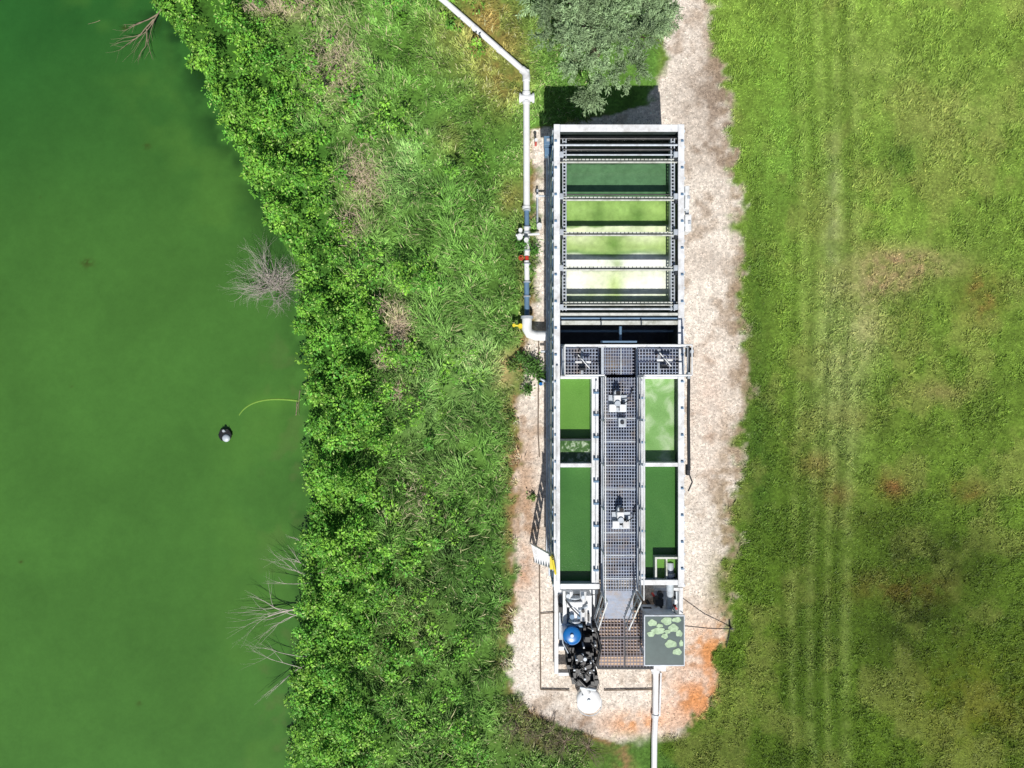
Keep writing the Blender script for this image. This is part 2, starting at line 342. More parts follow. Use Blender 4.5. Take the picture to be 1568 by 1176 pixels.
base=np.stack([(cx-784)/50,(588-cy)/50,ground_z(cx,cy)+hgt],1)
P=rp(base)+out*rp(R)[:,None]*np.array([1,1,1.2])+rng.normal(0,0.02,(nc*k,3))
dr=unit(np.stack([np.cos(th),np.sin(th),rng.normal(-0.15,0.45,nc*k)],1))
nm=unit(out*0.7+np.array([0,-.1,0.95])+rng.normal(0,0.4,(nc*k,3)))
hue=rng.random((nc,1))
bc=lin((130,178,62))*hue+lin((86,152,52))*(1-hue)
CC=rp(bc*rng.uniform(0.6,1.3,(nc,1)))*rng.uniform(0.65,1.4,(nc*k,1))*1.15
lt=rng.random((nc*k,1))<0.05; CC=np.where(lt,lin((184,214,120)),CC)
sz=rp(rng.uniform(0.7,1.25,nc))
mesh_np('leafy_bank_plants',*leaves(P,dr,nm,rng.uniform(0.055,0.115,nc*k)*sz,rng.uniform(0.032,0.062,nc*k)*sz,CC),FM)
# dead weed stalk patches on the bank
P=[]
for a,b_,rx,ry,n_ in ((515,100,40,60,800),(440,14,44,16,350),(560,280,34,40,500),(540,350,24,22,250),(612,500,14,30,450),(592,552,12,14,200),(612,602,8,14,120),(400,15,20,10,150),(548,255,18,30,150),(585,470,10,16,120),(540,860,30,20,150),(630,760,40,40,150)):
    x=rng.normal(a,rx*.6,n_); y=rng.normal(b_,ry*.6,n_); P.append(np.stack([x,y],1))
P=np.concatenate(P); n=len(P); z=ground_z(P[:,0],P[:,1])+rng.uniform(0.05,0.4,n)
mesh_np('dead_weed_stalks',*blades2(np.stack([(P[:,0]-784)/50,(588-P[:,1])/50,z],1),rng.uniform(0,6.28,n),rng.uniform(.4,1.4,n),rng.uniform(.08,.3,n),rng.uniform(.006,.014,n),lin((205,184,160))*rng.uniform(.6,1.2,(n,1))),GM)
# gravel stones
n=46000
px=rng.uniform(770,1160,n); py=rng.uniform(-100,1150,n); C,g,d,lf=field(px,py)
keep=(g>rng.uniform(0.15,0.8,n)); px,py,C=px[keep],py[keep],C[keep]; n=len(px)
s=rng.uniform(0.008,0.03,n); a=rng.uniform(0,6.28,n)
o8=np.array([[1,0,0],[0.2,0.9,0.1],[-1,0.2,0],[-0.1,-0.8,0],[0.1,0.1,0.8]])
ca,sa=np.cos(a)[:,None],np.sin(a)[:,None]
vx=(o8[:,0]*ca-o8[:,1]*sa)*s[:,None]; vy=(o8[:,0]*sa+o8[:,1]*ca)*s[:,None]; vz=o8[:,2]*s[:,None]
V=np.stack([vx+((px-784)/50)[:,None],vy+((588-py)/50)[:,None],vz+0.0],2).reshape(-1,3)
o=(np.arange(n)*5)[:,None]; T=np.concatenate([o+[0,1,4],o+[1,2,4],o+[2,3,4],o+[3,0,4]],1).reshape(-1,3)
CC=np.repeat(np.minimum(C*rng.uniform(0.5,1.4,(n,1)),0.85),5,0)
SM,nt,b=newmat('stone'); at=nt.nodes.new('ShaderNodeAttribute'); at.attribute_name='Col'; nt.links.new(at.outputs['Color'],b.inputs['Base Color']); b.inputs['Roughness'].default_value=0.9
mesh_np('gravel',V,T,CC,SM)
# ---------------- woody things
def grow(part,p,dv,Ln,r,depth,spread=0.6,kids=3,flat=1.0,tips=None,n=5,wob=0.18):
    pts=[Vector(p)]; dd=Vector(dv).normalized(); q=Vector(p); seg=4; rs=[r]
    for i in range(seg):
        dd=(dd+Vector((random.gauss(0,wob),random.gauss(0,wob),random.gauss(0,wob*flat)))).normalized()
        q=q+dd*Ln/seg; pts.append(q.copy()); rs.append(r*(1-0.55*(i+1)/seg))
    part.tube(pts,rs,n,cap=False)
    if depth<=0:
        if tips is not None: tips.append(pts[-1])
        return
    for c in range(kids):
        i=random.randint(2,seg) if c else seg
        nd=(dd+Vector((random.gauss(0,spread),random.gauss(0,spread),random.gauss(0,spread*flat)))).normalized()
        grow(part,pts[i],nd,Ln*random.uniform(0.55,0.8),rs[i]*0.75,depth-1,spread,kids,flat,tips,n,wob)
# tree
tree=empty('willow_tree'); tk=Part(); tips=[]
tx,ty=W(928,4,3.4)
tk.tube([(tx,ty,-0.1),(tx+0.05,ty,0.7),(tx-0.03,ty-0.05,1.5)],[0.2,0.16,0.13],10)
for i in range(9):
    a=i*0.7+random.uniform(-.3,.3)
    grow(tk,(tx-0.03,ty-0.05,1.2+0.05*i),(math.cos(a)*0.8,math.sin(a)*0.8,random.uniform(0.6,1.3)),1.15,0.07,2,0.45,3,0.7,tips)
tk.build('trunk_and_limbs','bark',tree)
r3=random.Random(11)
lobes=[]
NL=44
for i in range(NL):
    a=i*2.39996+0.4; q_=math.sqrt((i+0.5)/NL); rr=1.82*q_*(1+0.09*math.sin(3*a)); z=2.3+1.9*math.sqrt(max(0,1-(q_*0.9)**2))+r3.uniform(-.35,.25)
    lobes.append((tx+rr*math.cos(a)+r3.uniform(-.14,.14),ty+rr*math.sin(a)*(1.18-0.12*math.cos(a))+r3.uniform(-.14,.14),z,r3.uniform(.26,.46),r3.uniform(.7,1.2)))
Pl=[];Dl=[];Nl=[];Cl=[]
for (x,y,z,r_,tn) in lobes:
    for s_ in range(26):
        dv=np.array([r3.gauss(0,1),r3.gauss(0,1),abs(r3.gauss(0.3,.7))]); dv/=np.linalg.norm(dv)
        q=np.array([x,y,z])+dv*r_*0.45; L_=r3.uniform(.5,1.2)*r_; kk=54
        t=rng.uniform(0,1,kk)[:,None]; bend=np.array([0,0,-0.25])
        pts=q+dv*L_*t+bend*t*t*L_+rng.normal(0,0.035,(kk,3))
        Pl.append(pts); Dl.append(unit(dv*1.0+bend*2*t*1.0+rng.normal(0,.55,(kk,3)))); Nl.append(unit(np.array([0,-.1,1.0])+dv*.5+rng.normal(0,.45,(kk,3))))
        Cl.append(lin((146,172,126))*tn*r3.uniform(.7,1.2)*rng.uniform(.6,1.5,(kk,1)))
P=np.concatenate(Pl);n_=len(P)
ob=mesh_np('crown_leaves',*leaves(P,np.concatenate(Dl),np.concatenate(Nl),rng.uniform(0.06,0.12,n_),rng.uniform(0.018,0.032,n_),np.concatenate(Cl)),FM); ob.parent=tree
# dead shrub
p=Part(); x,y=W(418,436,0)
for i in range(60):
    a=random.uniform(0,6.283); rr=random.uniform(.5,1.0)*(1.0 if math.cos(a)<0.2 else .8)
    grow(p,(x+random.uniform(-.25,.2),y+random.uniform(-.2,.2),-0.2),(math.cos(a),math.sin(a),random.uniform(0.4,1.5)),rr*.85,0.012,2,0.55,4,0.6,None,4,.2)
p.build('dead_shrub','dead')
def dead_branch(name,paths,r,m='dead',dep=2,zz=0.02,up=0.08):
    p=Part()
    for (a,bb) in paths:
        x0,y0=W(*a,0); x1,y1=W(*bb,0); dv=Vector((x1-x0,y1-y0,up)); 
        grow(p,(x0,y0,zz),dv,dv.length*0.55,r,dep,0.3,3,0.15,None,5,0.1)
    p.build(name,m)
dead_branch('dead_branches',[((478,930),(365,928)),((476,938),(380,912)),((472,925),(360,948)),((474,935),(385,955)),((470,945),(375,935))],0.016,up=.25)
dead_branch('dead_branches',[((478,885),(416,850)),((480,880),(426,868)),((478,892),(414,890)),((474,835),(446,815)),((474,870),(420,842))],0.014,up=.3)
dead_branch('dead_branches',[((468,1018),(390,1052)),((470,1005),(385,1002)),((466,1025),(395,985))],0.014,up=.2)
dead_branch('driftwood_branch',[((248,14),(205,80)),((242,22),(198,60)),((225,45),(218,95)),((236,30),(196,90))],0.025,'drift',2)
dead_branch('driftwood_branch',[((458,598),(450,640)),((452,636),(456,604))],0.015,'drift',1,-0.1)
dead_branch('driftwood_branch',[((150,28),(115,36)),((188,34),(192,48))],0.008,'drift',0,-0.12,0)
# ---------------- floating intake + hose
fl=empty('floating_intake_buoy')
Part().disc(344,666,WZ-0.08,WZ+0.10,0.19,24).build('float_drum','black',fl,0.02)
p=Part(); p.dome(345,671,WZ+0.102,0.12,0.07); p.disc(342,660,WZ+0.1,WZ+0.2,0.04); p.build('pump_cap','steel',fl)
p=Part(); x,y=W(344,666,0)
for i in range(6):
    a=i*1.047; p.tube([(x+0.19*math.cos(a),y+0.19*math.sin(a),WZ-0.02),(x+0.19*math.cos(a),y+0.19*math.sin(a),WZ+0.14)],0.012,6)
p.build('cage_bars','dark',fl)
p=Part(); pts=[]
for t in np.linspace(0,1,22):
    a=(1-t)**2; b2=2*t*(1-t); c=t*t
    qx=a*366+b2*385+c*458; qy=a*636+b2*603+c*614; q=W(qx,qy,WZ); pts.append((q[0],q[1],WZ-0.018-0.013*(1-t)))
p.tube(pts,0.036,10); p.build('intake_hose','hose')
# ---------------- treatment plant
ZT=2.8
tank=empty('water_treatment_tank')
p=Part()
p.pb(849,192,855,902,ZT,0.15); p.pb(1040,192,1047,897,ZT,0.15)
p.pb(855.3,193,1039.7,199,ZT+0.003,0.15); p.pb(855.3,894,919,901,ZT-0.003,0.15); p.pb(979,889,1039.7,896,ZT-0.003,0.15)
p.build('outer_walls','wall',tank,0.01)
p=Part()
p.pb(848,190,857.5,904,ZT+0.06,ZT+0.004); p.pb(1038.5,190,1048,899,ZT+0.06,ZT+0.004)
p.pb(857.8,190.5,1038.2,201,ZT+0.058,ZT+0.006)
p.pb(857.8,894,918,902,ZT+0.055,ZT+0.004); p.pb(980,888,1038.2,896,ZT+0.055,ZT+0.004)
p.pb(857.8,709.5,906,715.5,ZT+0.03,1.6); p.pb(988,708.5,1038.2,714.5,ZT+0.03,1.6)
p.build('top_rails','white',tank,0.008)
p=Part(); xl,_=W(849,0,ZT); xr,_=W(1047,0,ZT); y0=W(0,902,ZT)[1]; y1=W(0,192,ZT)[1]
yy=y0+0.05
while yy<y1:
    p.box(xl-0.05,xl-0.002,yy,yy+0.06,0.2,ZT-0.05); p.box(xr+0.002,xr+0.05,yy,yy+0.06,0.2,ZT-0.05); yy+=0.42
p.box(xl-0.09,xl-0.052,y0,y1,1.4,1.5); p.box(xl-0.1,xl-0.052,y0,y1,0.15,0.3)
p.build('wall_ribs','wall',tank,0.004)
p=Part(); p.ptube([(846.5,204),(846.5,890)],0.018,2.55,8)
for yq in range(210,890,52): p.pb(845,yq,848.5,yq+3,2.6,2.5)
p.build('side_conduit_pipe','bluegrey',tank)
p=Part(); xi0=W(855,0,ZT)[0]+0.004; xi1=W(1040,0,ZT)[0]-0.004
p.box(xl+0.02,xr-0.02,y0+0.02,y1-0.02,0.05,0.14); p.build('base_skid','dark',tank)
p=Part()
p.box(xi0+0.0,xi0+0.02,y0+0.15,y1-0.15,0.16,ZT-0.04); p.box(xi1-0.02,xi1,y0+0.15,y1-0.15,0.16,ZT-0.04)
ya=W(0,199.5,ZT)[1]; p.box(xi0+0.021,xi1-0.021,ya-0.02,ya-0.002,0.16,ZT-0.06)
yb=W(0,478,ZT)[1]; p.box(xi0+0.021,xi1-0.021,yb-0.05,yb,0.16,ZT-0.02)
p.build('inner_lining','inner',tank)
p=Part(); q=Part()
for a,bq in ((861,867.5),(1027,1033.5)):
    p.pb(a,212,a+1.6,476,ZT-0.06,ZT-0.3); p.pb(bq-1.6,212,bq,476,ZT-0.06,ZT-0.3)
    yq=216
    while yq<474:
        p.pb(a+1.7,yq,bq-1.7,yq+1.8,ZT-0.08,ZT-0.11); yq+=5.2
    q.pb(a+1.7,213,bq-1.7,475,ZT-0.2,ZT-0.25)
p.build('weir_troughs','steel',tank); q.build('trough_bottoms','inner',tank)
p=Part(); q=Part()
for yq in (246,304,358,411,465):
    p.pb(856,yq-2.8,1039,yq-1.3,ZT-0.03,ZT-0.1); p.pb(856,yq+1.3,1039,yq+2.8,ZT-0.03,ZT-0.1)
    q.pb(856.5,yq-1.2,1038.5,yq+1.2,ZT-0.07,ZT-0.095)
    for xx in range(872,1024,6): q.pb(xx,yq-2.9,xx+1.2,yq-1.1,ZT-0.026,ZT-0.05)
p.build('cross_launders','cream',tank,0.003); q.build('launder_channels','inner',tank)
p=Part(); p.ptube([(857,222),(1038,222)],0.03,ZT-0.02); p.ptube([(857,237),(1038,237)],0.022,ZT-0.08); p.ptube([(857,473),(1038,473)],0.03,ZT-0.1)
p.build('spray_pipes','steel',tank)
p=Part(); p.ptube([(857,229),(1038,229)],0.045,ZT-0.1); p.ptube([(857,212),(1038,212)],0.05,ZT-0.15); p.ptube([(857,298),(1038,298)],0.022,ZT-0.12); p.build('black_pipes','black',tank)
p=Part()
for xx,yy2 in ((860,234),(1035,234),(860,298),(1035,298),(860,353),(1035,353),(860,408),(1035,408),(860,468),(1035,468)):
    p.pb(xx-3,yy2-2,xx+3,yy2+6,ZT+0.09,ZT-0.1)
p.build('brackets','steel',tank,0.004)
q=Part()
for xx,yy2 in ((860,242),(1035,242),(860,306),(1035,306),(860,361),(1035,361),(860,416),(1035,416)): q.pb(xx-2,yy2,xx+2,yy2+5,ZT+0.02,ZT-0.05)
q.build('bracket_bolts','dark',tank)
# clarifier water
ZW=ZT-0.58
def baycol(x,y):  # foam and bubbles, plus sunlit water painted into the pale upper bands
    k=(H-ZW)/H/PPM; px=784+x/k; py=588-y/k; u=px/50; v=py/50
    c=np.zeros((len(px),3))+lin((30,44,32))
    n2=fbm(u*3,v*3,5,4); fine=fbm(u*9,v*9,2,3); wob=(fbm(u*2.2,v*4,7,3)-.5)*9; py0=py; py=py+wob
    def band(y0,y1,col,s=2.5): 
        nonlocal c
        m=ss(y0-s,y0+s,py)*(1-ss(y1-s,y1+s,py)); c=mixb(c,col,m)
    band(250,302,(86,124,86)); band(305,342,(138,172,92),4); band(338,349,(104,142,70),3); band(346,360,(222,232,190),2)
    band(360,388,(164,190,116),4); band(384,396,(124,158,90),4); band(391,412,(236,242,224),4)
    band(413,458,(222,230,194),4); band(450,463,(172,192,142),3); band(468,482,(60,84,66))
    py=py0
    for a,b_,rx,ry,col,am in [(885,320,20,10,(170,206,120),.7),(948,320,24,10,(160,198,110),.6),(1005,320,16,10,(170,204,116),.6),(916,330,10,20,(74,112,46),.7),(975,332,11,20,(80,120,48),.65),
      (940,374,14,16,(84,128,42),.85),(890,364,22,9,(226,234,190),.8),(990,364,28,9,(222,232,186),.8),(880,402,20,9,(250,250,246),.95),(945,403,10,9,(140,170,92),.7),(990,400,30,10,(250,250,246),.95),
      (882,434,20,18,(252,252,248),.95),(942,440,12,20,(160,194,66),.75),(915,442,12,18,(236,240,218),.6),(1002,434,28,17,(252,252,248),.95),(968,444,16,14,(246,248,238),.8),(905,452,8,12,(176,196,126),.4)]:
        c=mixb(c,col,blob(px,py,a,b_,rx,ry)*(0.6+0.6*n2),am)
    return c*(0.8+0.42*fine[:,None])
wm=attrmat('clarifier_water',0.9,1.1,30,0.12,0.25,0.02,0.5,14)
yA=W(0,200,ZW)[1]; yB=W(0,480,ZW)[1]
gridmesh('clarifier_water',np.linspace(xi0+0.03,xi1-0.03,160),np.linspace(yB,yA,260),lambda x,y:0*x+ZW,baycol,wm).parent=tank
def watermat(name,c1,c2,foam,f0,f1,sc=2.0):
    m,nt,b=newmat(name);N=nt.nodes;L=nt.links; tc=N.new('ShaderNodeTexCoord')
    n=N.new('ShaderNodeTexNoise'); n.inputs['Scale'].default_value=sc; n.inputs['Detail'].default_value=3; n.inputs['Distortion'].default_value=0.6; L.new(tc.outputs['Object'],n.inputs['Vector'])
    r=N.new('ShaderNodeValToRGB'); e=r.color_ramp.elements; e[0].position=0.3;e[0].color=(*lin(c1),1); e[1].position=f0; e[1].color=(*lin(c2),1)
    z=e.new(f1); z.color=(*lin(foam),1); L.new(n.outputs['Fac'],r.inputs['Fac'])
    n2=N.new('ShaderNodeTexNoise'); n2.inputs['Scale'].default_value=30; n2.inputs['Detail'].default_value=4; L.new(tc.outputs['Object'],n2.inputs['Vector'])
    mr=N.new('ShaderNodeMapRange'); mr.inputs['To Min'].default_value=0.85; mr.inputs['To Max'].default_value=1.15; L.new(n2.outputs['Fac'],mr.inputs['Value'])
    s=N.new('ShaderNodeVectorMath'); s.operation='SCALE'; L.new(r.outputs['Color'],s.inputs[0]); L.new(mr.outputs[0],s.inputs['Scale']); L.new(s.outputs['Vector'],b.inputs['Base Color'])
    b.inputs['Roughness'].default_value=0.15
    bp=N.new('ShaderNodeBump'); bp.inputs['Strength'].default_value=0.3; bp.inputs['Distance'].default_value=0.02; L.new(n2.outputs['Fac'],bp.inputs['Height']); L.new(bp.outputs['Normal'],b.inputs['Normal'])
    return m
# channel between
p=Part(); p.pb(856,491,1039,497,ZT+0.01,ZT-0.1); p.pb(856,479,1039,483,ZT+0.015,ZT-0.3); p.pb(856,527,1039,531,ZT+0.01,ZT-0.2); p.build('channel_beams','cream',tank,0.005)
p=Part(); p.ptube([(857,487),(1038,487)],0.03,ZT-0.05); p.ptube([(857,507),(1038,507)],0.035,ZT-0.6); p.ptube([(950,500),(950,524)],0.04,ZT-0.3); p.ptube([(920,523),(975,523)],0.03,ZT-0.05); p.build('channel_pipes','bluegrey',tank)
p=Part(); p.pb(856,484.5,1039,526,1.6,1.5); p.build('channel_floor','soil',tank)
p=Part(); p.pb(906,577,917,893,ZT+0.02,0.2); p.pb(979,577,988,888,ZT+0.02,0.2); p.pb(858,575,905.8,580,ZT,0.2); p.pb(988.2,575,1038,580,ZT,0.2)
p.build('basin_walls','white',tank,0.006)
def basin(name,x0,y0_,x1,y1_,m,z):
    a=W(x0,y0_,ZT); b2=W(x1,y1_,ZT); q=Part(); q._add([(a[0],b2[1],z),(b2[0],b2[1],z),(b2[0],a[1],z),(a[0],a[1],z)],[(0,1,2,3)]); q.build(name,m,tank)
wg1=watermat('basin_water_light',(92,138,58),(102,148,66),(128,168,96),.6,.9,0.9)
wg2=watermat('basin_water_deep',(60,104,50),(70,116,56),(82,124,64),.6,.8,0.7)
wg3=watermat('basin_water_foam',(50,84,40),(84,116,66),(190,204,180),.52,.72,9)
wg4=watermat('basin_water_pale',(112,156,86),(130,172,104),(196,212,180),.5,.72,1.6)
basin('basin_water_a',854,578,907,673,wg1,ZT-0.36); basin('basin_water_b',854,673.2,907,710,wg3,ZT-0.32)
basin('basin_water_c',854,714,907,895,wg2,ZT-0.28); basin('basin_water_d',987,578,1040,710,wg4,ZT-0.36); basin('basin_water_e',987,713,1040,890,wg2,ZT-0.28)
p=Part(); p.pb(857,672,906,675,ZT-0.05,1.8); p.build('baffle_plate','inner',tank)
p=Part(); p.pb(1003,853,1039,856,ZT-0.02,ZT-0.5); p.pb(1003,856,1006,888,ZT-0.02,ZT-0.5); p.pb(1020,856,1022,888,ZT-0.05,ZT-0.5); p.build('outlet_weir_box','cream',tank,0.003)
p=Part(); p.pb(1006.3,856.3,1038.8,888,ZT-0.26,ZT-0.3); p.build('outlet_weir_floor',wg1,tank)
p=Part()
p.ptube([(913,583),(913,892)],0.025,ZT+0.08); p.ptube([(983,583),(983,886)],0.025,ZT+0.08); p.ptube([(853,560),(853,890)],0.03,ZT+0.11)
p.build('edge_conduits','white',tank)
p=Part()
for yq in range(600,890,34):
    p.pb(909,yq,917,yq+3,ZT+0.12,ZT+0.03); p.pb(980,yq+8,988,yq+11,ZT+0.12,ZT+0.03)
for yq in range(214,890,41): p.pb(849,yq,853,yq+2.5,ZT+0.1,ZT+0.062); p.pb(1043,yq,1047,yq+2.5,ZT+0.1,ZT+0.062)
p.build('conduit_clips','bluegrey',tank)
# ---- walkway grating
def grating(part,px0,py0,px1,py1,z,sx=0.1,sy=0.1,t=0.012,h=0.03):
    a=W(px0,py0,z); b2=W(px1,py1,z); x0,x1=a[0],b2[0]; yB,yT=b2[1],a[1]
    x=x0+sx/2
    while x<x1: part.box(x-t/2,x+t/2,yB,yT,z-h,z); x+=sx
    y=yB+sy/2
    while y<yT: part.box(x0,x1,y-t/2,y+t/2,z-h-0.003,z-0.003); y+=sy
walk=empty('grating_walkway'); ZG=ZT+0.06
p=Part(); grating(p,925,578,974,905,ZG,0.07,0.085,0.018); grating(p,863,533,918,573,ZG,0.08,0.09,0.02); grating(p,925,533,971,573,ZG,0.07,0.085,0.018); grating(p,977,533,1040,573,ZG,0.08,0.09,0.02)
p.build('grating_bars','grate',walk)
p=Part()
p.pb(920.5,531.5,924.8,908,ZG+0.004,ZG-0.12); p.pb(974.2,531.5,977.2,905,ZG+0.004,ZG-0.12)
p.pb(859,529,1052,532,ZG+0.008,ZG-0.12); p.pb(859,573.5,920.2,577,ZG+0.006,ZG-0.12); p.pb(977.4,573.5,1052,577,ZG+0.006,ZG-0.12)
p.pb(859,532.8,862.6,573.2,ZG+0.006,ZG-0.12); p.pb(1044,532.8,1048,573.2,ZG+0.006,ZG-0.12)
for yq in (640,675,712,748,815,850,885): p.pb(925,yq,974,yq+1.6,ZG+0.006,ZG-0.1)
for xx in (890,950,1008): p.pb(xx,533,xx+2,573,ZG+0.009,ZG-0.1)
p.build('walkway_frame','steel',walk,0.003)
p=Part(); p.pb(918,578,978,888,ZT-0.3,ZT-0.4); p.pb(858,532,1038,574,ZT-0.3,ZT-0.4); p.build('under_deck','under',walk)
rail=Part()
def railing(pp,z0,h=1.0,r=0.019,step=1.1,mid=True):
    P3=[Vector((*W(a,b_,z0),z0)) for a,b_ in pp]
    for i in range(len(P3)-1):
        a,b_=P3[i],P3[i+1]; Ld=(b_-a).length; n=max(1,round(Ld/step))
        for zz in ([h,h*0.5] if mid else [h]):
            rail.tube([a+Vector((0,0,zz)),b_+Vector((0,0,zz))],r,8)
        for j in range(n+1):
            q=a.lerp(b_,j/n); rail.tube([q,q+Vector((0,0,h))],r,8)
railing([(920,577),(920,905)],ZG,0.95); railing([(976,577),(976,902)],ZG,0.95)
railing([(861,531),(861,575),(918,575)],ZG,0.95); railing([(978,575),(1046,575),(1046,531)],ZG,0.95); railing([(861,531),(1046,531)],ZG,0.95)
rail.build('handrails','white',walk)
def mixer(cx_,cy_,flip=1):
    e=empty('mixer_motor'); z=ZG+0.02
    p=Part(); p.pb(cx_-14,cy_-13,cx_+14,cy_+13,z+0.03,z); p.build('base_plate','steel',e)
    p=Part(); p.pb(cx_-13,cy_+1*flip,cx_-2,cy_+12*flip,z+0.16,z+0.031); p.pb(cx_+3,cy_+1*flip,cx_+13,cy_+12*flip,z+0.2,z+0.031); p.pb(cx_-6,cy_-13*flip,cx_+5,cy_-3*flip,z+0.3,z+0.031); p.build('motor_housing','white',e,0.02)
    p=Part(); p.disc(cx_,cy_,z+0.03,z+0.34,0.075); p.disc(cx_,cy_-16*flip,z,z+0.26,0.09); p.build('gearbox','steel',e,0.01)
    p=Part(); p.disc(cx_+1,cy_-16*flip,z+0.261,z+0.32,0.06)
    x,y=W(cx_,cy_,z)
    for i in range(7): p.box(x-0.12,x+0.12,y-0.1+0.03*i,y-0.092+0.03*i,z+0.03,z+0.12)
    p.tube([(x+0.1,y,z+.2),(x+.3,y+.1,z+.1),(x+.38,y+.4,z+.02)],0.015,6); p.build('fan_cover_and_fins','black',e)
mixer(946,618,1)
mixer(951,797,1)
e=empty('junction_box'); p=Part(); p.pb(947,640,959,654,ZG+0.2,ZG+0.01); p.build('housing','steel',e,0.01); Part().disc(953,647,ZG+0.2,ZG+0.24,0.05).build('knob','dark',e)
for (a,b_) in ((893,555),(1018,552)):
    e=empty('gate_actuator'); p=Part(); p.pb(a-12,b_-2,a+12,b_+1,ZG+0.3,ZG+0.24); p.ptube([(a-8,b_-12),(a+10,b_+9)],0.015,ZG+0.35); p.build('actuator_arms','white',e,0.004)
    p=Part(); p.disc(a,b_,ZG-0.3,ZG+0.33,0.03); p.pb(a-5,b_+6,a+4,b_+12,ZG+0.2,ZG+0.02); p.build('spindle','dark',e)
# ---- right side fittings
e=empty('side_cabinet'); p=Part(); p.pb(1049,284,1056,320,2.3,1.9); p.pb(1049,328,1059,354,2.2,1.7); p.build('housing','white',e,0.02); p=Part(); p.pb(1050,319,1055,329,2.1,2.0); p.pb(1053,300,1057,304,2.33,2.3); p.pb(1054,338,1058,343,2.23,2.2); p.build('clamp','steel',e)
e=empty('side_conduit'); p=Part(); p.ptube([(1053,528),(1055,540),(1054,640),(1055,720)],0.045,2.4); p.pb(1052,532,1062,546,2.5,2.3); p.pb(1052,712,1057,728,2.4,2.2); p.ptube([(1056,728),(1060,738),(1054,752)],0.02,2.2); p.build('conduit_run','dark',e)
p=Part(); p.pb(1053,570,1057,580,2.5,2.3); p.disc(1060,538,2.5,2.6,0.05); p.build('couplings','steel',e)
# ---- left side equipment
e=empty('level_sensor_box'); p=Part(); p.pb(833,208,846,222,1.8,1.5); p.pb(834,226,845,238,1.6,1.35); p.build('housing','bluegrey',e,0.01); p=Part(); p.ptube([(840,238),(842,262)],0.03,1.5); p.pb(837,212,842,216,1.83,1.8); p.build('bracket','steel',e)
e=empty('marker_post'); Part().disc(821,214,0,0.5,0.035).build('post','red',e); Part().disc(821,214,0.501,0.53,0.05).build('cap','white',e)
# ---------------- main pipe
pipe=empty('white_water_pipe')
p=Part(); z=0.14
p.ptube([(640,-30),(681,2),(806,112)],0.09,z,16); p.ptube([(806,108),(806,125),(806.5,320)],0.1,z,16); p.build('pipe_run','pvc',pipe)
p=Part(); 
p.ptube([(799,106),(803.5,110),(806,115),(806,124)],0.118,z,16)
for yq in (143,157,318): p.ptube([(806,yq-2),(806,yq+2)],0.125,z,16)
for (a,b_) in ((728,44.0),(765,76.6)): p.ptube([(a-2,b_-1.7),(a+2,b_+1.7)],0.102,z,16)
p.ptube([(797,150),(816,150)],0.11,z,16); p.ptube([(795,150),(798,150)],0.15,z,16); p.ptube([(815,150),(818,150)],0.15,z,16); p.build('tee_fittings','white',pipe,0.004)
p=Part(); p.pb(795,142,800,160,0.05,0.0); p.build('support_pad','concrete',pipe)
for (y0_,y1_,mm_,r) in ((320,348,'bluegrey',0.075),(348,392,'pvc',0.085),(392,399,'red',0.06),(399,432,'pvc',0.08),(432,492,'bluegrey',0.08)):
    Part().ptube([(806.5,y0_+0.5),(807,y1_-0.5)],r,z,16).build('pipe_section_%d'%y0_,mm_,pipe)
p=Part()
for yq in (322,348,356,384,404,432,454,490): p.ptube([(807,yq-1),(807,yq+1)],0.11,z,16)
p.build('flanges','steel',pipe)
v_=empty('valve_assembly')
p=Part(); p.ptube([(790,360),(826,358)],0.04,0.2); p.disc(796,362,0,0.34,0.09); p.disc(797,352,0.2,0.4,0.06); p.disc(826,345,0,0.3,0.08); p.disc(806,367,0.25,0.45,0.07); p.build('valve_bodies','white',v_,0.008)
p=Part(); x,y=W(798,395,0.3)
p.tube([(x+0.07*math.cos(t),y+0.07*math.sin(t),0.32) for t in np.linspace(0,6.283,20)],0.012,6); p.box(x-.07,x+.07,y-.01,y+.01,.31,.33); p.disc(798,395,0.1,0.3,0.03); p.build('hand_wheel','red',v_)
v2=empty('elbow_valve'); p=Part(); p.ptube([(807,488),(807,504),(811,511),(820,514),(848,514.5)],0.15,0.35,18); p.build('elbow_pipe','pvc',v2)
p=Part(); p.ptube([(807,484),(807,488)],0.19,0.3,18); p.ptube([(838,514),(841,514)],0.2,0.38,18); p.build('flange_rings','steel',v2)
p=Part(); p.disc(797,499,0.1,0.4,0.07); p.ptube([(785,498),(804,499)],0.03,0.35); p.disc(787,498,0.3,0.42,0.05); p.build('valve_actuator','yellow',v2,0.01)
e=empty('drain_valve'); p=Part(); p.ptube([(828,538),(846,538)],0.035,0.3); p.ptube([(826,580),(846,588)],0.04,0.3); p.disc(830,588,0.1,0.35,0.05); p.build('drain_pipes','steel',e); Part().disc(828,588,0.36,0.42,0.05).build('drain_handles','blue',e)
e=empty('drain_valve'); p=Part(); p.ptube([(823,300),(845,300)],0.03,0.3); p.ptube([(823,290),(823,345)],0.03,0.2); p.build('drain_pipes','steel',e); Part().disc(823,300,0.3,0.36,0.05).build('drain_handles','white',e)
e=empty('timber_edging'); p=Part(); z=0.04
p.ptube([(825,520),(824,660),(826,700)],0.018,z,6); p.ptube([(826,866),(828,1056)],0.02,z,6); p.ptube([(828,1056),(872,1057)],0.02,z,6); p.ptube([(925,1057),(1000,1056)],0.02,z,6); p.ptube([(826,940),(850,938)],0.015,z,6); p.build('edge_boards','timber',e)
